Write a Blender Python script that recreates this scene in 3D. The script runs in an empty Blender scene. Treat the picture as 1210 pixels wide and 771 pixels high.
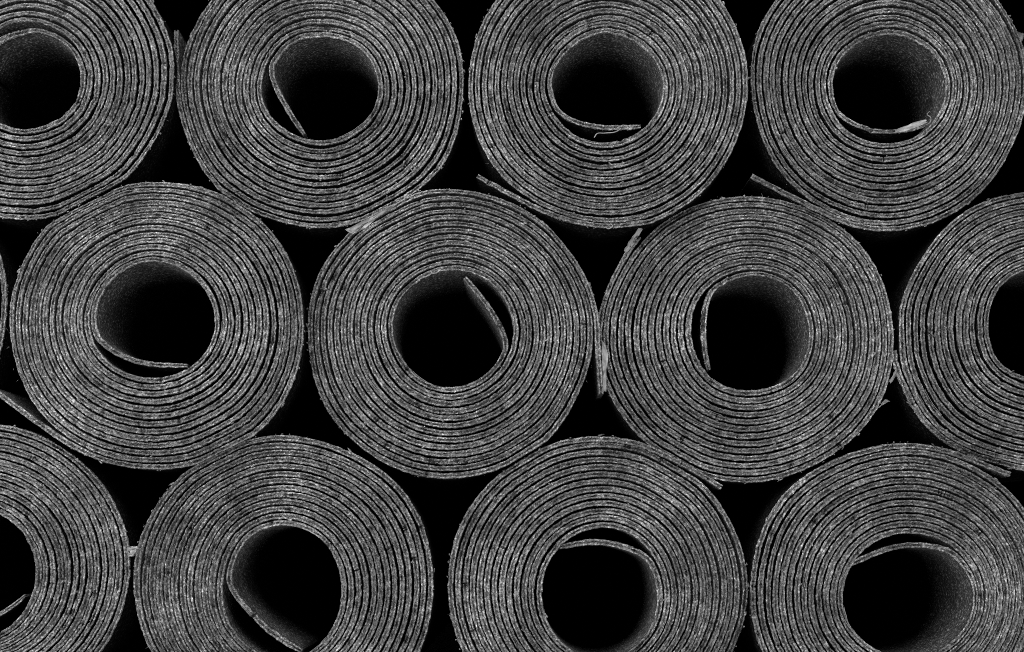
import bpy, math
import numpy as np
from mathutils import Vector

# ------------------------------------------------------------------ camera
PW, PH = 1210.0, 771.0          # size of the photograph the measurements were read from
FPX = 1450.0                    # focal length in those pixels
PITCH = math.radians(10.0)       # the camera looks slightly upwards
CAM = np.array([0.0, -0.747, 0.0])
sc = bpy.context.scene
C = sc.collection
cd = bpy.data.cameras.new('camera')
cam = bpy.data.objects.new('camera', cd)
C.objects.link(cam)
cam.location = CAM
cam.rotation_euler = (math.pi/2 + PITCH, 0, 0)
cd.sensor_width = 36.0
cd.sensor_fit = 'HORIZONTAL'
cd.lens = FPX/PW*36.0
cd.clip_start = 0.01
cd.clip_end = 50
sc.camera = cam

# ------------------------------------------------------------------ light
w = bpy.data.worlds.new('World')
sc.world = w
w.use_nodes = True
bg = w.node_tree.nodes['Background']
bg.inputs['Color'].default_value = (0.9, 0.95, 1, 1)
bg.inputs['Strength'].default_value = 0.0

def area(name, loc, target, sx, sy, watts):
    d = bpy.data.lights.new(name, 'AREA')
    d.shape = 'RECTANGLE'
    d.size, d.size_y = sx, sy
    d.energy = watts
    o = bpy.data.objects.new(name, d)
    C.objects.link(o)
    o.location = loc
    o.rotation_euler = (Vector(target) - Vector(loc)).to_track_quat('-Z', 'Y').to_euler()
    return o

area('left_soft_light', (-1.25, -0.85, 0.25), (0, 0, 0.0), 0.9, 1.2, 46)
area('right_soft_light', (1.25, -0.85, 0.25), (0, 0, 0.0), 0.9, 1.2, 18)
area('upper_soft_light', (-0.2, -0.85, 1.25), (0, 0, 0.0), 1.2, 0.8, 31)
area('lower_soft_light', (0.1, -0.8, -1.15), (0, 0, 0.0), 1.2, 0.7, 17)

vs = sc.view_settings
vs.view_transform = 'Standard'
vs.look = 'None'
vs.gamma = 1
vs.use_curve_mapping = False
vs.exposure = 0.0
sc.cycles.use_denoising = False       # keeps the grain of the cut edges crisp
sc.cycles.filter_width = 0.95

rng = np.random.default_rng(11)

# ------------------------------------------------------------------ plane measures
ca, sa = math.cos(PITCH), math.sin(PITCH)
def plane(p, y0=0.0):
    """a point read off the photograph -> (x, z) on the upright plane y = y0"""
    p = np.atleast_2d(np.asarray(p, float))
    dx = (p[:, 0] - PW/2)/FPX
    up = (PH/2 - p[:, 1])/FPX
    dy = ca - up*sa
    dz = sa + up*ca
    s = (y0 - CAM[1])/dy
    return np.stack([CAM[0] + s*dx, CAM[2] + s*dz], 1)
MM = 0.001

# ------------------------------------------------------------------ materials
def mat(name):
    m = bpy.data.materials.new(name)
    m.use_nodes = True
    nt = m.node_tree
    return m, nt, nt.nodes['Principled BSDF']

def node(nt, kind, **kw):
    n = nt.nodes.new(kind)
    for k, v in kw.items():
        if k in n.inputs.keys():
            n.inputs[k].default_value = v
        else:
            setattr(n, k, v)
    return n

def ramp(nt, src, stops):
    r = nt.nodes.new('ShaderNodeValToRGB')
    el = r.color_ramp.elements
    while len(el) < len(stops):
        el.new(0.5)
    for e, (p, v) in zip(el, stops):
        e.position = p
        e.color = (v, v*1.0, v*1.0, 1)
    nt.links.new(src, r.inputs['Fac'])
    return r.outputs['Color']

def mul(nt, a, b):
    n = nt.nodes.new('ShaderNodeMix')
    n.data_type = 'RGBA'
    n.blend_type = 'MULTIPLY'
    n.inputs['Factor'].default_value = 1
    nt.links.new(a, n.inputs['A'])
    nt.links.new(b, n.inputs['B'])
    return n.outputs['Result']

def edge_material():
    m, nt, b = mat('cut_felt_edge')
    L = nt.links
    geo = node(nt, 'ShaderNodeNewGeometry')
    uv = node(nt, 'ShaderNodeUVMap', uv_map='UVMap')
    pos = geo.outputs['Position']
    # mineral grains in the bitumen, about a millimetre
    n1 = node(nt, 'ShaderNodeTexNoise', Scale=820.0, Detail=3.0, Roughness=0.65)
    L.new(pos, n1.inputs['Vector'])
    grain = ramp(nt, n1.outputs['Fac'], [(0.31, 0.03), (0.47, 0.15), (0.59, 0.36), (0.72, 0.88)])
    # pale mineral specks
    v1 = node(nt, 'ShaderNodeTexVoronoi', Scale=520.0)
    L.new(pos, v1.inputs['Vector'])
    # streaks that the knife left along the sheet
    mp = node(nt, 'ShaderNodeMapping')
    mp.inputs['Scale'].default_value = (210.0, 4.8, 1.0)
    L.new(uv.outputs['UV'], mp.inputs['Vector'])
    n2 = node(nt, 'ShaderNodeTexNoise', Scale=1.0, Detail=4.0, Roughness=0.6)
    L.new(mp.outputs['Vector'], n2.inputs['Vector'])
    streak = ramp(nt, n2.outputs['Fac'], [(0.34, 0.06), (0.44, 0.45), (0.53, 0.85), (0.66, 1.0)])
    # carrier fleece: a dark broken line in the middle of the sheet
    sep = node(nt, 'ShaderNodeSeparateXYZ')
    L.new(uv.outputs['UV'], sep.inputs['Vector'])
    mp2 = node(nt, 'ShaderNodeMapping')
    mp2.inputs['Scale'].default_value = (150.0, 0.6, 1.0)
    L.new(uv.outputs['UV'], mp2.inputs['Vector'])
    n3 = node(nt, 'ShaderNodeTexNoise', Scale=1.0, Detail=5.0, Roughness=0.65)
    L.new(mp2.outputs['Vector'], n3.inputs['Vector'])
    d = node(nt, 'ShaderNodeMath', operation='SUBTRACT')
    d.inputs[1].default_value = 0.5
    L.new(sep.outputs['Y'], d.inputs[0])
    da = node(nt, 'ShaderNodeMath', operation='ABSOLUTE')
    L.new(d.outputs[0], da.inputs[0])
    ad = node(nt, 'ShaderNodeMath', operation='ADD')
    L.new(da.outputs[0], ad.inputs[0])
    ms = node(nt, 'ShaderNodeMath', operation='MULTIPLY_ADD')
    ms.inputs[1].default_value = 1.0
    ms.inputs[2].default_value = -0.485
    L.new(n3.outputs['Fac'], ms.inputs[0])
    L.new(ms.outputs[0], ad.inputs[1])
    fleece = ramp(nt, ad.outputs[0], [(0.0, 0.04), (0.085, 0.10), (0.16, 0.70), (0.42, 1.0)])
    # dusty and clean regions of the stack
    n4 = node(nt, 'ShaderNodeTexNoise', Scale=20.0, Detail=5.0, Roughness=0.62)
    L.new(pos, n4.inputs['Vector'])
    dust = ramp(nt, n4.outputs['Fac'], [(0.36, 0.32), (0.5, 0.66), (0.62, 1.0), (0.8, 1.0)])
    # tone that changes along one winding
    mp5 = node(nt, 'ShaderNodeMapping')
    mp5.inputs['Scale'].default_value = (45.0, 0.0, 0.0)
    L.new(uv.outputs['UV'], mp5.inputs['Vector'])
    n5 = node(nt, 'ShaderNodeTexNoise', Scale=1.0, Detail=4.0, Roughness=0.65)
    L.new(mp5.outputs['Vector'], n5.inputs['Vector'])
    tone = ramp(nt, n5.outputs['Fac'], [(0.34, 0.5), (0.5, 0.85), (0.62, 1.0), (0.75, 1.0)])
    col = mul(nt, mul(nt, mul(nt, grain, streak), tone), mul(nt, fleece, dust))
    L.new(col, b.inputs['Base Color'])
    b.inputs['Roughness'].default_value = 0.44
    b.inputs['Specular IOR Level'].default_value = 0.45
    bp = node(nt, 'ShaderNodeBump', Strength=0.9, Distance=0.0006)
    L.new(n1.outputs['Fac'], bp.inputs['Height'])
    L.new(bp.outputs['Normal'], b.inputs['Normal'])
    return m

def surface_material(name, k):
    m, nt, b = mat(name)
    L = nt.links
    geo = node(nt, 'ShaderNodeNewGeometry')
    n1 = node(nt, 'ShaderNodeTexNoise', Scale=640.0, Detail=3.0, Roughness=0.7)
    L.new(geo.outputs['Position'], n1.inputs['Vector'])
    n2 = node(nt, 'ShaderNodeTexNoise', Scale=60.0, Detail=3.0)
    L.new(geo.outputs['Position'], n2.inputs['Vector'])
    g = ramp(nt, n1.outputs['Fac'], [(0.32, 0.008*k), (0.5, 0.03*k), (0.6, 0.09*k), (0.7, 0.3*k)])
    g2 = ramp(nt, n2.outputs['Fac'], [(0.3, 0.6), (0.65, 1.0)])
    L.new(mul(nt, g, g2), b.inputs['Base Color'])
    b.inputs['Roughness'].default_value = 0.85
    b.inputs['Specular IOR Level'].default_value = 0.12*min(k, 1)
    bp = node(nt, 'ShaderNodeBump', Strength=0.8, Distance=0.0005)
    L.new(n1.outputs['Fac'], bp.inputs['Height'])
    L.new(bp.outputs['Normal'], b.inputs['Normal'])
    return m

def film_material():
    m, nt, b = mat('torn_plastic_film')
    L = nt.links
    geo = node(nt, 'ShaderNodeNewGeometry')
    n1 = node(nt, 'ShaderNodeTexNoise', Scale=160.0, Detail=4.0, Roughness=0.6)
    L.new(geo.outputs['Position'], n1.inputs['Vector'])
    L.new(ramp(nt, n1.outputs['Fac'], [(0.3, 0.1), (0.5, 0.22), (0.7, 0.36)]), b.inputs['Base Color'])
    b.inputs['Roughness'].default_value = 0.4
    bp = node(nt, 'ShaderNodeBump', Strength=0.5, Distance=0.0008)
    L.new(n1.outputs['Fac'], bp.inputs['Height'])
    L.new(bp.outputs['Normal'], b.inputs['Normal'])
    return m

def plain_material(name, v, scale, rough):
    m, nt, b = mat(name)
    geo = node(nt, 'ShaderNodeNewGeometry')
    n1 = node(nt, 'ShaderNodeTexNoise', Scale=scale, Detail=4.0, Roughness=0.6)
    nt.links.new(geo.outputs['Position'], n1.inputs['Vector'])
    nt.links.new(ramp(nt, n1.outputs['Fac'], [(0.3, v*0.6), (0.7, v*1.5)]), b.inputs['Base Color'])
    b.inputs['Roughness'].default_value = rough
    return m

EDGE = edge_material()
SURF = surface_material('sanded_felt_inside', 0.62)
OUTS = surface_material('smooth_black_felt_outside', 0.07)
FILM = film_material()
THREAD = plain_material('polyester_thread', 0.12, 300.0, 0.6)
GROUND = plain_material('dark_yard_ground', 0.05, 40.0, 0.9)

# ------------------------------------------------------------------ mesh helpers
def mesh_object(name, verts, quads, materials, parent=None, mat_index=None, smooth=None, uv=None):
    me = bpy.data.meshes.new(name)
    verts = np.asarray(verts, np.float32)
    quads = np.asarray(quads, np.int32)
    nq, k = quads.shape
    me.vertices.add(len(verts))
    me.vertices.foreach_set('co', verts.ravel())
    me.loops.add(nq*k)
    me.loops.foreach_set('vertex_index', quads.ravel())
    me.polygons.add(nq)
    me.polygons.foreach_set('loop_start', np.arange(nq, dtype=np.int32)*k)
    if mat_index is not None:
        me.polygons.foreach_set('material_index', np.asarray(mat_index, np.int32))
    if uv is not None:
        l = me.uv_layers.new(name='UVMap')
        l.data.foreach_set('uv', np.asarray(uv, np.float32)[quads.ravel()].ravel())
    me.update(calc_edges=True)
    me.polygons.foreach_set('use_smooth', np.ones(nq, bool) if smooth is None else smooth)
    for m in materials:
        me.materials.append(m)
    o = bpy.data.objects.new(name, me)
    C.objects.link(o)
    if parent is not None:
        o.parent = parent
    return o

def noise1(s, step, seed):
    """smooth random line of unit size, features about `step` long"""
    r = np.random.default_rng(seed)
    lo, hi = s.min(), s.max()
    n = int((hi - lo)/step) + 6
    k = r.normal(size=n)
    x = (s - lo)/step + 1
    i = np.floor(x).astype(int)
    f = x - i
    p0, p1, p2, p3 = k[i-1], k[i], k[i+1], k[np.minimum(i+2, n-1)]
    return 0.5*((2*p1) + (-p0+p2)*f + (2*p0-5*p1+4*p2-p3)*f*f + (-p0+3*p1-3*p2+p3)*f**3)

def catmull(P, n=14):
    P = np.asarray(P, float)
    Q = np.vstack([2*P[0]-P[1], P, 2*P[-1]-P[-2]])
    out = []
    for i in range(1, len(Q)-2):
        f = np.linspace(0, 1, n, endpoint=False)[:, None]
        p0, p1, p2, p3 = Q[i-1], Q[i], Q[i+1], Q[i+2]
        out.append(0.5*((2*p1) + (-p0+p2)*f + (2*p0-5*p1+4*p2-p3)*f*f + (-p0+3*p1-3*p2+p3)*f**3))
    out.append(P[-1][None])
    return np.vstack(out)

# ------------------------------------------------------------------ setting
def sheet(name, pts, m):
    o = mesh_object(name, pts, [[0, 1, 2, 3]], [m])
    o['kind'] = 'structure'
    return o

# ------------------------------------------------------------------ the rolls
# outer = centre x, centre y, half width, half height; hole the same (photograph pixels)
# flap = points of the loose inner end, free end first; join = angle where it meets the winding (clockwise, degrees)
# tail_at = angle where the outer end leaves the roll, tail = its points
ROLLS = [
 dict(outer=(32, 88, 173, 170), hole=(33, 93, 64, 60), join=268, flap=[(-27, 72), (-12, 52), (8, 40)], tail_at=200, tail=None, dy=-1,
      label='felt roll cut off by the upper left corner of the picture'),
 dict(outer=(379, 100, 170, 168), hole=(380, 103, 67, 61), join=190, flap=[(360, 160), (346, 140), (331, 117)], tail_at=177, tail=[(208.5, 84), (207.5, 60), (208.5, 36)], dy=2,
      label='felt roll in the top row, inner flap leaning down across the hole left side'),
 dict(outer=(717, 100, 166, 168), hole=(716, 103, 66, 63), join=141, flap=[(757, 149.5), (735, 150.5), (711, 152), (692, 151)], tail_at=117, tail=[(618, 238), (590, 222), (564, 208)], dy=-2,
      label='felt roll in the top row with frayed flap and loose thread across the hole bottom'),
 dict(outer=(1048, 100, 164, 170), hole=(1049, 103, 68, 63), join=141, flap=[(1094, 147), (1070, 154), (1045, 157), (1023, 154.5)], tail_at=115, tail=[(945, 237), (915, 222), (888, 208)], dy=1,
      label='felt roll in the upper right corner, pale film on its curled inner flap'),
 dict(outer=(-168, 360, 174, 172), hole=(-168, 360, 68, 66), join=200, flap=None, tail_at=40, tail=None, dy=0,
      label='felt roll showing only a thin sliver at the left edge of the picture'),
 dict(outer=(183, 383, 177, 171), hole=(181, 376, 71, 67), join=151, flap=[(221, 432), (195, 432.5), (166, 430), (144, 424)], tail_at=129, tail=[(50, 504), (25, 486), (-8, 461)], dy=-3,
      label='leftmost whole felt roll of the middle row, flat flap along the hole bottom'),
 dict(outer=(533, 397, 171, 171), hole=(534, 390, 69, 69), join=8, flap=[(549, 328), (562, 343), (578, 362), (592, 382)], tail_at=356, tail=[(706, 410), (708.5, 440), (710.5, 466)], dy=0,
      label='felt roll in the picture centre with its inner flap slanting at the hole upper right'),
 dict(outer=(883, 399, 175, 170), hole=(889, 392, 69, 69), join=213, flap=[(838, 437), (832, 413), (828.5, 388)], tail_at=214, tail=None, dy=2,
      label='felt roll in the middle row with a nearly upright flap at the hole left side'),
 dict(outer=(1235, 392, 177, 169), hole=(1238, 384, 70, 68), join=5, flap=[(1276, 335), (1290, 350), (1300, 368)], tail_at=164, tail=None, dy=1,
      label='felt roll cut in half by the right edge of the picture'),
 dict(outer=(-20, 668, 172, 168), hole=(-28, 677, 68, 74), join=104, flap=[(29, 704), (12, 719), (-8, 735)], tail_at=150, tail=None, dy=0,
      label='felt roll cut off by the lower left corner of the picture'),
 dict(outer=(334, 690, 178, 175), hole=(335, 698, 68, 80), join=180, flap=[(356, 770), (333, 757), (308, 739), (288, 717)], tail_at=85, tail=None, dy=-2,
      label='bottom row felt roll with an inner flap running down the hole lower left'),
 dict(outer=(708, 693, 178, 175), hole=(711, 704, 69.5, 77), join=312, flap=[(661, 647), (682, 642), (706, 639.5), (729, 640.5)], tail_at=298, tail=[(815, 552.5), (835, 565), (853, 576)], dy=1,
      label='bottom row felt roll with a level flap hanging just under the hole top'),
 dict(outer=(1066, 702, 178, 176), hole=(1075, 706, 77, 72), join=301, flap=[(1006, 667), (1022, 659), (1040, 651.5), (1062, 644.5), (1085, 641)], tail_at=292, tail=[(1150, 544), (1172, 553), (1193, 561)], dy=-1,
      label='felt roll in the lower right corner, arched flap closing the hole top'),
]

def ell(rx, ry, a):
    return 1/np.sqrt((np.cos(a)/rx)**2 + (np.sin(a)/ry)**2)

PHI = np.linspace(0, 2*np.pi, 1441)[:-1]
def smooth_ring(r, n):
    k = np.hanning(2*n+1); k /= k.sum()
    return np.convolve(np.concatenate([r[-n:], r, r[:n]]), k, 'valid')

def outlines():
    """outer outline of every roll, pressed flat where two rolls touch"""
    res = []
    for i, R in enumerate(ROLLS):
        cx, cy, rx, ry = R['outer']
        g = np.random.default_rng(100+i)
        r = ell(rx, ry, PHI)
        for h in (3, 4, 5, 7):
            r = r*(1 + 0.005*g.normal()*np.cos(h*PHI + g.uniform(0, 6.28)))
        for j, S in enumerate(ROLLS):
            if i == j: continue
            dx, dy = S['outer'][0]-cx, S['outer'][1]-cy
            d = math.hypot(dx, dy)
            a = math.atan2(dy, dx)
            ri = ell(rx, ry, a); rj = ell(S['outer'][2], S['outer'][3], a+math.pi)
            if d < ri + rj + 8:
                lim = d*ri/(ri+rj) - 1.2
                c = np.cos(PHI - a)
                lr = np.where(c > 0.5, lim/np.maximum(c, 0.5), 1e9)
                r = np.minimum(r, lr)
        res.append(smooth_ring(r, 28))
    return res
OUT = outlines()
def ring_at(r, a):
    return np.interp(np.mod(a, 2*np.pi), np.append(PHI, 2*np.pi), np.append(r, r[0]))

TURNS = 13.0
THICK = 6.1            # pixels, about 3.1 mm
STEP = 1.45            # pixels, about 0.75 mm
PROF_V = np.array([0.0, 0.10, 0.27, 0.43, 0.57, 0.73, 0.90, 1.0])
PROF_Y = np.array([0.65, -0.08, 0.05, 0.25, 0.25, 0.05, -0.08, 0.65])*MM

def build_roll(i, R):
    seed = 1000*i
    g = np.random.default_rng(seed+1)
    y0 = R['dy']*0.0022
    ocx, ocy = R['outer'][:2]
    hcx, hcy, hrx, hry = R['hole']
    # inner outline with small irregularities
    rin = ell(hrx-1, hry-1, PHI)
    for h in (3, 4, 5):
        rin = rin*(1 + 0.006*g.normal()*np.cos(h*PHI + g.uniform(0, 6.28)))
    rout = OUT[i] + 1
    a0 = math.radians(R['join'])
    a1 = math.radians(R['tail_at'])
    frac = ((a1-a0) % (2*math.pi))/(2*math.pi)
    n = math.floor(TURNS) + frac
    if n - TURNS > 0.5: n -= 1
    def re_(a):
        return ell(R['outer'][2], R['outer'][3], a) + 1
    def spiral(a):
        t = (a-a0)/(2*math.pi*n)
        # windings lie a little closer together on the outside
        t2 = t
        c, s = np.cos(a), np.sin(a)
        pin = np.stack([hcx + ring_at(rin, a)*c, hcy + ring_at(rin, a)*s], -1)
        po = np.stack([ocx + (re_(a))*c, ocy + (re_(a))*s], -1)
        press = (ring_at(rout, a) - re_(a))*np.clip(t2, 0, 2)**2.6      # the outer windings give way at the contacts
        return pin + (po-pin)*t2[..., None] + np.stack([c, s], -1)*press[..., None]
    av = np.arange(a0, a0 + 2*math.pi*n, 0.012)
    sp = spiral(av)
    pitch = np.hypot(*(spiral(av+2*math.pi) - sp).T)
    # loose waviness of each winding
    wob = 0.28*noise1(av*60, 95, seed+2) + 0.06*noise1(av*60, 24, seed+3)
    wob *= np.clip((av-a0)/0.4, 0, 1)*np.clip((av[-1]-av)/0.4, 0, 1)
    nrm = np.stack([np.cos(av), np.sin(av)], 1)
    sp = sp + nrm*wob[:, None]
    # loose ends
    if R['flap'] is None:
        e = a0 - np.array([0.9, 0.6, 0.3])
        q = np.array([0.72, 0.83, 0.94])
        flap = np.stack([hcx + q*hrx*np.cos(e), hcy + q*hry*np.sin(e)], 1)
    else:
        flap = np.array(R['flap'], float)
    fc = catmull(np.vstack([flap, sp[0], sp[14]]))[:-28]
    fc = fc[:len(flap)*14]
    if R['tail'] is None:
        e = av[-1] + np.radians([3, 6, 9])
        q = np.array([0.6, 1.2, 1.5])
        tail = np.stack([ocx + (ring_at(rout, e)+q)*np.cos(e), ocy + (ring_at(rout, e)+q)*np.sin(e)], 1)
    else:
        tail = np.array(R['tail'], float)
    tc = catmull(np.vstack([sp[-14], sp[-1], tail]))[15:]
    line = np.vstack([fc, sp, tc])
    mark = np.concatenate([np.full(len(fc), -1.0), (av-a0)/(2*math.pi), np.full(len(tc), n+1.0)])
    # the sheet bends softly where its ends leave the winding
    for c, lim in ((len(fc), len(fc)), (len(fc)+len(sp)-1, len(tc))):
        lo, hi = max(1, c-60), min(len(line)-1, c+60)
        for _ in range(190):
            line[lo:hi] = 0.25*line[lo-1:hi-1] + 0.5*line[lo:hi] + 0.25*line[lo+1:hi+1]
    # even spacing
    seg = np.hypot(*np.diff(line, axis=0).T)
    s = np.concatenate([[0], np.cumsum(seg)])
    m = int(s[-1]/STEP)
    ss = np.linspace(0, s[-1], m)
    P = np.stack([np.interp(ss, s, line[:, 0]), np.interp(ss, s, line[:, 1])], 1)
    s_in, s_out = s[len(fc)], s[len(fc)+len(sp)-1]
    turn = np.interp(ss, s[len(fc):len(fc)+len(sp)], mark[len(fc):len(fc)+len(sp)])
    W = plane(P, y0)
    T = np.gradient(W, axis=0)
    T /= np.linalg.norm(T, axis=1)[:, None]
    N = np.stack([-T[:, 1], T[:, 0]], 1)       # in (x, z): points outwards for a clockwise winding
    px = -CAM[1]/FPX/ca                            # metres per pixel, near enough
    pit = np.interp(ss, s[len(fc):len(fc)+len(sp)], pitch)
    th = (0.5*THICK + 0.39*pit + 0.36*noise1(ss, 40, seed+4) + 0.16*noise1(ss, 6, seed+5))*px
    th = np.minimum(th, 0.82*pit*px)
    th *= np.clip(0.72 + 0.28*(ss-ss[0])/12, 0, 1)
    # how far each winding stands proud of the end face
    depth = 0.0005*noise1(turn, 1.0, seed+6) + 0.00045*noise1(ss, 60, seed+7) + 0.00022*noise1(ss, 8, seed+8)
    # nicks torn out of the edge
    nick = np.zeros(m)
    for _ in range(70):
        c = g.integers(0, m); wd = g.uniform(1.0, 4.5); hgt = g.uniform(0.3, 1.4)*MM
        lo, hi = max(0, c-15), min(m, c+15)
        nick[lo:hi] += hgt*np.exp(-((np.arange(lo, hi)-c)/wd)**2)
    k = len(PROF_V)
    gro = np.clip(0.5 + 0.8*noise1(ss, 5, seed+9), 0, 2.2)    # split along the carrier fleece
    V = PROF_V[None, :] + 0.04*g.normal(size=(m, k))*np.array([.4, .7, 1, 1, 1, 1, .7, .4])[None, :]
    Y = np.repeat(PROF_Y[None, :], m, 0)
    Y[:, 3:5] += gro[:, None]*0.45*MM
    Y += g.normal(size=(m, k))*0.17*MM
    # the knife did not cut square: every winding leans a little in or out
    lean = 0.38*noise1(turn, 2.2, seed+12) + 0.26*noise1(ss, 110, seed+13) - 0.22*np.exp(-turn/2.5)
    lean = np.clip(lean, -0.5, 0.5)
    Y += (lean*th)[:, None]*(PROF_V-0.5)[None, :]
    Y += depth[:, None] + nick[:, None]*np.clip(1+0.5*g.normal(size=(m, 1)), 0.3, 2)
    shift = 0.05*noise1(ss, 4, seed+10)[:, None]
    V = V + shift*np.array([1, .7, .4, .2, .2, .4, .7, 1])[None, :]*0.6
    off = (V-0.5)*th[:, None]
    X = W[:, 0:1] + N[:, 0:1]*off
    Z = W[:, 1:2] + N[:, 1:2]*off
    FR = np.stack([X, y0 + Y, Z], -1)           # m, k, 3
    # a short rim behind the cut edge, then the long plain body of the sheet
    def rim(v, y):
        o = (v-0.5)*th
        return np.stack([W[:, 0]+N[:, 0]*o, np.full(m, y0)+y, W[:, 1]+N[:, 1]*o], -1)
    RA = rim(0.0, depth + 3.2*MM); RB = rim(1.0, depth + 3.2*MM)
    ring = np.concatenate([RA[:, None], FR, RB[:, None]], 1)          # m, k+2
    kk = k+2
    base = np.array([plane([(ocx, ocy + R['outer'][3])], y0)[0, 0], y0, plane([(ocx, ocy + R['outer'][3])], y0)[0, 1]])
    root = bpy.data.objects.new('felt_roll', None)
    C.objects.link(root)
    root.empty_display_size = 0.02
    root.location = base
    root['label'] = R['label']
    root['category'] = 'felt roll'
    root['group'] = 'stacked rolls of roofing felt'
    ring = ring - base
    ulen = ss*px
    LEN = 1.0
    thb = th*0.94
    def body(v):
        o = (v-0.5)*thb
        return np.stack([W[:, 0]+N[:, 0]*o - base[0], W[:, 1]+N[:, 1]*o - base[2]], -1)
    BA, BB = body(0.0), body(1.0)
    def piece(name, i0, i1):
        i0 = max(0, i0); i1 = min(m-1, i1)
        idx = np.arange(i0, i1+1)
        q = len(idx)
        v = ring[idx].reshape(-1, 3)
        uvv = np.concatenate([[-0.2], PROF_V, [1.2]])
        uv = np.stack([np.repeat(ulen[idx] + i*7.3, kk), np.tile(uvv, q)], 1)
        a = (np.arange(q-1)[:, None]*kk + np.arange(kk-1)[None, :])
        quads = np.stack([a, a+kk, a+kk+1, a+1], -1).reshape(-1, 4)
        mi = np.zeros(len(quads), int)
        col = np.tile(np.arange(kk-1), q-1)
        mi[col == 0] = 1
        mi[col == kk-2] = 2
        sm = (mi > 0)
        # body, every seventh station
        cs = np.unique(np.append(idx[::7], idx[-1]))
        nb = len(cs)
        ys = np.array([2.4*MM, 30*MM, LEN])
        rows = [np.stack([BA[cs, 0], np.full(nb, y), BA[cs, 1]], -1) for y in ys[::-1]] + \
               [np.stack([BB[cs, 0], np.full(nb, y), BB[cs, 1]], -1) for y in ys]
        bv = np.stack(rows, 1)                  # nb, 6, 3
        o0 = len(v)
        kb = 6
        cyc = np.array([0, 1, 2, 3, 4, 5])
        nxt = np.array([1, 2, 3, 4, 5, 0])
        ba = o0 + np.arange(nb-1)[:, None]*kb
        bq = np.stack([ba+cyc, ba+kb+cyc, ba+kb+nxt, ba+nxt], -1).reshape(-1, 4)
        v = np.vstack([v, bv.reshape(-1, 3)])
        uv = np.vstack([uv, np.zeros((nb*kb, 2))])
        allq = [quads, bq]; mis = [mi, np.tile(np.array([1, 1, 1, 2, 2, 2]), nb-1)]; sms = [sm, np.ones(len(bq), bool)]
        sms[1][:] = True
        # closed ends where the sheet stops
        for end, on in ((0, i0 == 0), (q-1, i1 == m-1)):
            if on:
                c = end*kk + np.arange(kk)
                eq = np.array([[c[0], c[1], c[8], c[9]], [c[1], c[2], c[7], c[8]], [c[2], c[3], c[6], c[7]], [c[3], c[4], c[5], c[6]]])
                b0 = o0 + (0 if end == 0 else (nb-1)*kb) + np.arange(kb)
                eb = np.array([[b0[0], b0[1], b0[4], b0[5]], [b0[1], b0[2], b0[3], b0[4]]])
                if end == 0:
                    eq, eb = eq, eb
                allq += [eq, eb]; mis += [np.zeros(4, int), np.ones(2, int)]; sms += [np.zeros(4, bool), np.zeros(2, bool)]
        return mesh_object(name, v, np.vstack(allq), [EDGE, SURF, OUTS], root, np.concatenate(mis), np.concatenate(sms), uv)
    j_in = int(np.searchsorted(ss, s_in)); j_out = int(np.searchsorted(ss, s_out))
    piece('inner_end', 0, j_in)
    tmax = turn[j_out]
    cuts = [j_in] + [int(np.searchsorted(turn[j_in:j_out], q)) + j_in for q in range(1, int(math.floor(tmax))+1)]
    if tmax - math.floor(tmax) > 0.04: cuts.append(j_out)
    else: cuts[-1] = j_out
    for p, q in zip(cuts[:-1], cuts[1:]):
        piece('layer', p, q)
    piece('outer_end', j_out, m-1)

    # ---------------- crumbs of bitumen smeared and stuck on the cut face
    def crumbs(count):
        lab = g.integers(j_in, j_out, count)
        rim = m - 1 - int(980/STEP)
        lab[:count//4] = g.integers(rim, j_out, count//4)      # burrs on the outline
        v, f = [], []
        for c in lab:
            o = (g.uniform(-0.62, 0.62) if c < rim else g.uniform(0.1, 0.75))*th[c]
            ctr = np.array([W[c, 0]+N[c, 0]*o, y0+depth[c], W[c, 1]+N[c, 1]*o]) - base
            tx = np.array([T[c, 0], 0, T[c, 1]]); nx = np.array([N[c, 0], 0, N[c, 1]]); fy = np.array([0, -1.0, 0])
            big = g.random() < 0.16
            L_ = g.uniform(0.35, 0.9)*MM*(2.6 if big else 1); B_ = g.uniform(0.25, 0.6)*MM*(1.4 if big else 1); H_ = g.uniform(0.2, 0.55)*MM
            ang = g.uniform(-0.5, 0.5)
            ux = tx*math.cos(ang)+nx*math.sin(ang); uy = nx*math.cos(ang)-tx*math.sin(ang)
            b0 = len(v)
            nn = 6
            for q in range(nn):
                a = 2*math.pi*q/nn
                rr = g.uniform(0.65, 1.25)
                v.append(ctr + ux*L_*rr*math.cos(a) + uy*B_*rr*math.sin(a) - fy*0.5*MM)
            for q in range(nn):
                a = 2*math.pi*q/nn + 0.3
                rr = g.uniform(0.35, 0.75)
                v.append(ctr + ux*L_*rr*math.cos(a) + uy*B_*rr*math.sin(a) + fy*H_*g.uniform(0.6, 1.1))
            for q in range(nn):
                f.append([b0+q, b0+(q+1) % nn, b0+nn+(q+1) % nn, b0+nn+q])
            f.append([b0+nn, b0+nn+1, b0+nn+2, b0+nn+3]); f.append([b0+nn, b0+nn+3, b0+nn+4, b0+nn+5])
        v = np.array(v)
        uv = np.stack([v[:, 0]*1.0+i, np.full(len(v), 0.15)], 1)
        o = mesh_object('bitumen_crumbs', v, f, [EDGE], root, None, np.zeros(len(f), bool), uv)
        o['kind'] = 'stuff'
    crumbs(200)

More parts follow.
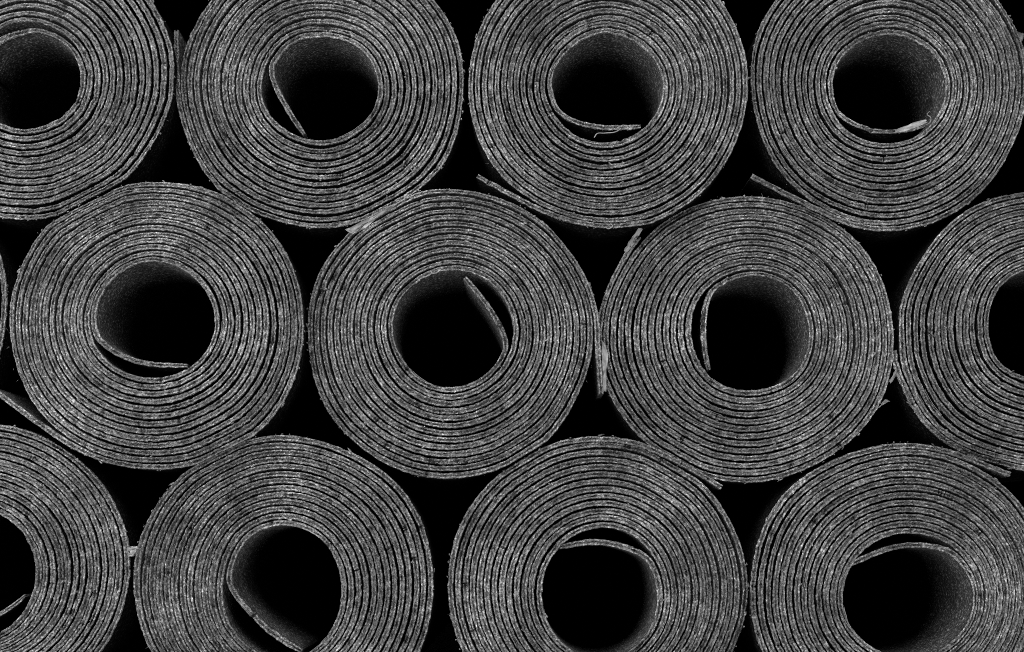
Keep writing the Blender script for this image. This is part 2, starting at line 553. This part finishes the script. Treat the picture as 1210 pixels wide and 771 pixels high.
    # ---------------- long fibres pulled out of the fleece, lying along the windings
    def strands(count):
        v, f = [], []
        for c in g.integers(j_in+40, j_out-80, count):
            n_ = int(g.uniform(8, 34)); o = g.uniform(-0.5, 0.5); dr = g.normal()*0.5
            rad = g.uniform(0.07, 0.16)*MM
            idx = np.arange(c, c+n_, 2)
            b0 = len(v)
            for t, j in enumerate(idx):
                oo = np.clip(o + dr*t/len(idx), -0.5, 0.5)*th[j]
                q = np.array([W[j, 0]+N[j, 0]*oo, y0+depth[j]-0.25*MM+g.normal()*0.1*MM, W[j, 1]+N[j, 1]*oo]) - base
                n3 = np.array([N[j, 0], 0, N[j, 1]])
                for w_ in (n3*rad, np.array([0, -rad, 0]), -n3*rad):
                    v.append(q + w_)
            for t in range(len(idx)-1):
                for q in range(3):
                    f.append([b0+t*3+q, b0+t*3+(q+1) % 3, b0+t*3+3+(q+1) % 3, b0+t*3+3+q])
        o = mesh_object('fleece_fibres', np.array(v), f, [THREAD], root)
        o['kind'] = 'stuff'
    strands(36)

    # ---------------- short fibres standing off the outline
    def fuzz(count):
        v, f = [], []
        e = g.uniform(0, 2*math.pi, count)
        for a in e:
            p = np.array([ocx + (ring_at(rout, a)-2)*math.cos(a), ocy + (ring_at(rout, a)-2)*math.sin(a)])
            wv = plane([p], y0)[0]
            p3 = np.array([wv[0], y0 + g.uniform(0, 2)*MM, wv[1]]) - base
            d = np.array([math.cos(a+g.normal()*0.7), g.normal()*0.5, -math.sin(a+g.normal()*0.7)])
            d /= np.linalg.norm(d)
            bend = g.normal(size=3)*0.5
            ln = g.uniform(0.5, 1.5)*MM
            rad = 0.09*MM
            pts = [p3 + d*ln*t + bend*ln*t*t for t in (0, 0.5, 1.0)]
            b0 = len(v)
            for t, q in enumerate(pts):
                rr = rad*(1-0.3*t)
                for w_ in ((rr, 0, 0), (0, 0, rr), (-rr*0.7, rr*0.7, -rr*0.7)):
                    v.append(q + np.array(w_))
            for t in range(2):
                for q in range(3):
                    f.append([b0+t*3+q, b0+t*3+(q+1) % 3, b0+t*3+3+(q+1) % 3, b0+t*3+3+q])
        o = mesh_object('fibre_fuzz', np.array(v), f, [THREAD], root)
        o['kind'] = 'stuff'
    fuzz(14)
    return root, base, y0

ROOTS = [build_roll(i, R) for i, R in enumerate(ROLLS)]

# ------------------------------------------------------------------ torn film and threads on single rolls
def film(i, left, right, depths, label, name='film_scrap'):
    """a thin crumpled strip between two lines of points, with thickness"""
    root, base, y0 = ROOTS[i]
    n = 9
    def res(L):
        L = np.array(L, float)
        s = np.linspace(0, len(L)-1, n)
        return np.stack([np.interp(s, range(len(L)), L[:, 0]), np.interp(s, range(len(L)), L[:, 1])], 1)
    A, B = res(left), res(right)
    g = np.random.default_rng(5000+i)
    rows = []
    m = 5
    for j in range(m):
        t = j/(m-1)
        Q = A*(1-t)+B*t + g.normal(size=(n, 2))*0.35
        Wp = plane(Q, y0)
        yy = y0 + (depths[0]*(1-t)+depths[1]*t)*MM + g.normal(size=n)*0.5*MM
        rows.append(np.stack([Wp[:, 0], yy, Wp[:, 1]], 1))
    F = np.stack(rows, 1) - base                # n, m, 3
    Bk = F + np.array([0, 0.25*MM, 0.1*MM])
    v = np.vstack([F.reshape(-1, 3), Bk.reshape(-1, 3)])
    a = (np.arange(n-1)[:, None]*m + np.arange(m-1)[None, :]).ravel()
    f = np.stack([a, a+1, a+m+1, a+m], 1)
    fb = f[:, ::-1] + n*m
    rim = list(range(m)) + [r*m+m-1 for r in range(1, n)] + [(n-1)*m+c for c in range(m-2, -1, -1)] + [r*m for r in range(n-2, 0, -1)]
    fr = np.array([[rim[q], rim[(q+1) % len(rim)], rim[(q+1) % len(rim)]+n*m, rim[q]+n*m] for q in range(len(rim))])
    o = mesh_object(name, v, np.vstack([f, fb, fr]), [FILM], root)
    o['label'] = label
    return o

film(6, [(408, 272.5), (425, 265), (444, 255), (463, 245)], [(418, 278), (431, 269.5), (447, 257.5), (464, 246)], (-2.5, 0.5), 'pale torn film on the roll shoulder')
film(7, [(737, 298), (745, 284), (755, 270)], [(743, 299), (751, 287), (760, 270)], (-2, 1), 'pale strip of film at the outer end')
film(6, [(711, 402), (711, 420), (712, 442), (712, 464)], [(713, 403), (720, 416), (717, 440), (716, 462)], (-1, 3), 'pale torn film beside the outer end')
film(7, [(1042, 477), (1047, 472), (1050, 474)], [(1039, 482), (1046, 477), (1053, 474)], (0, 2), 'tiny pale scrap of film')
film(7, [(1051, 452), (1056, 442), (1060, 433), (1058, 430)], [(1053, 453), (1060, 444), (1066, 438), (1062, 434)], (-1, 2), 'tiny pale scrap of film')
film(3, [(1198, 32), (1206, 34), (1214, 36)], [(1199, 44), (1207, 50), (1215, 52)], (5, 16), 'grey film sticking out behind the roll')
film(3, [(1056, 156), (1070, 150), (1084, 145), (1092, 143)], [(1058, 158), (1072, 155), (1086, 150), (1095, 146)], (-3, -1.5), 'pale film curling off the inner flap')
film(10, [(151, 647), (153, 652), (152, 658)], [(163, 645), (160, 650), (158, 657)], (-1, 1), 'small pale scrap at the contact of two rolls')

def thread(i, pts, ys, rad, name='loose_thread'):
    root, base, y0 = ROOTS[i]
    P = catmull(pts, 10)
    yy = np.interp(np.linspace(0, 1, len(P)), np.linspace(0, 1, len(ys)), ys)*MM + y0
    Wp = plane(P, y0)
    Q = np.stack([Wp[:, 0], yy, Wp[:, 1]], 1) - base
    T = np.gradient(Q, axis=0); T /= np.linalg.norm(T, axis=1)[:, None]
    U = np.cross(T, [0, 1.0, 0.01]); U /= np.linalg.norm(U, axis=1)[:, None]
    Vv = np.cross(T, U)
    k = 6
    v = np.concatenate([[Q + rad*(U*math.cos(2*math.pi*a/k) + Vv*math.sin(2*math.pi*a/k))] for a in range(k)], 0).transpose(1, 0, 2).reshape(-1, 3)
    n = len(Q)
    f = [[r*k+c, r*k+(c+1) % k, (r+1)*k+(c+1) % k, (r+1)*k+c] for r in range(n-1) for c in range(k)]
    f += [[0, 1, 2, 3], [0, 3, 4, 5], [(n-1)*k+0, (n-1)*k+3, (n-1)*k+2, (n-1)*k+1], [(n-1)*k, (n-1)*k+5, (n-1)*k+4, (n-1)*k+3]]
    return mesh_object(name, v, f, [THREAD], root)

thread(2, [(702, 163.5), (706, 158), (714, 157), (726, 156.5), (733, 153), (729, 151)], [-1, 0, 1, 0, -1, 0], 0.33*MM)
thread(2, [(715, 269), (719, 271), (724, 268), (721, 264.5)], [-1, -1, -1, 0], 0.35*MM)
thread(3, [(1092, 149), (1099, 145), (1101, 138), (1098, 133), (1102, 128)], [-1, 0, 2, 4, 6], 0.22*MM)

# ------------------------------------------------------------------ ground under the stack, below the picture
low = min(r[1][2] for r in ROOTS)
sheet('ground', [(-1.2, -0.02, low-0.001), (1.2, -0.02, low-0.001), (1.2, 1.1, low-0.001), (-1.2, 1.1, low-0.001)], GROUND)
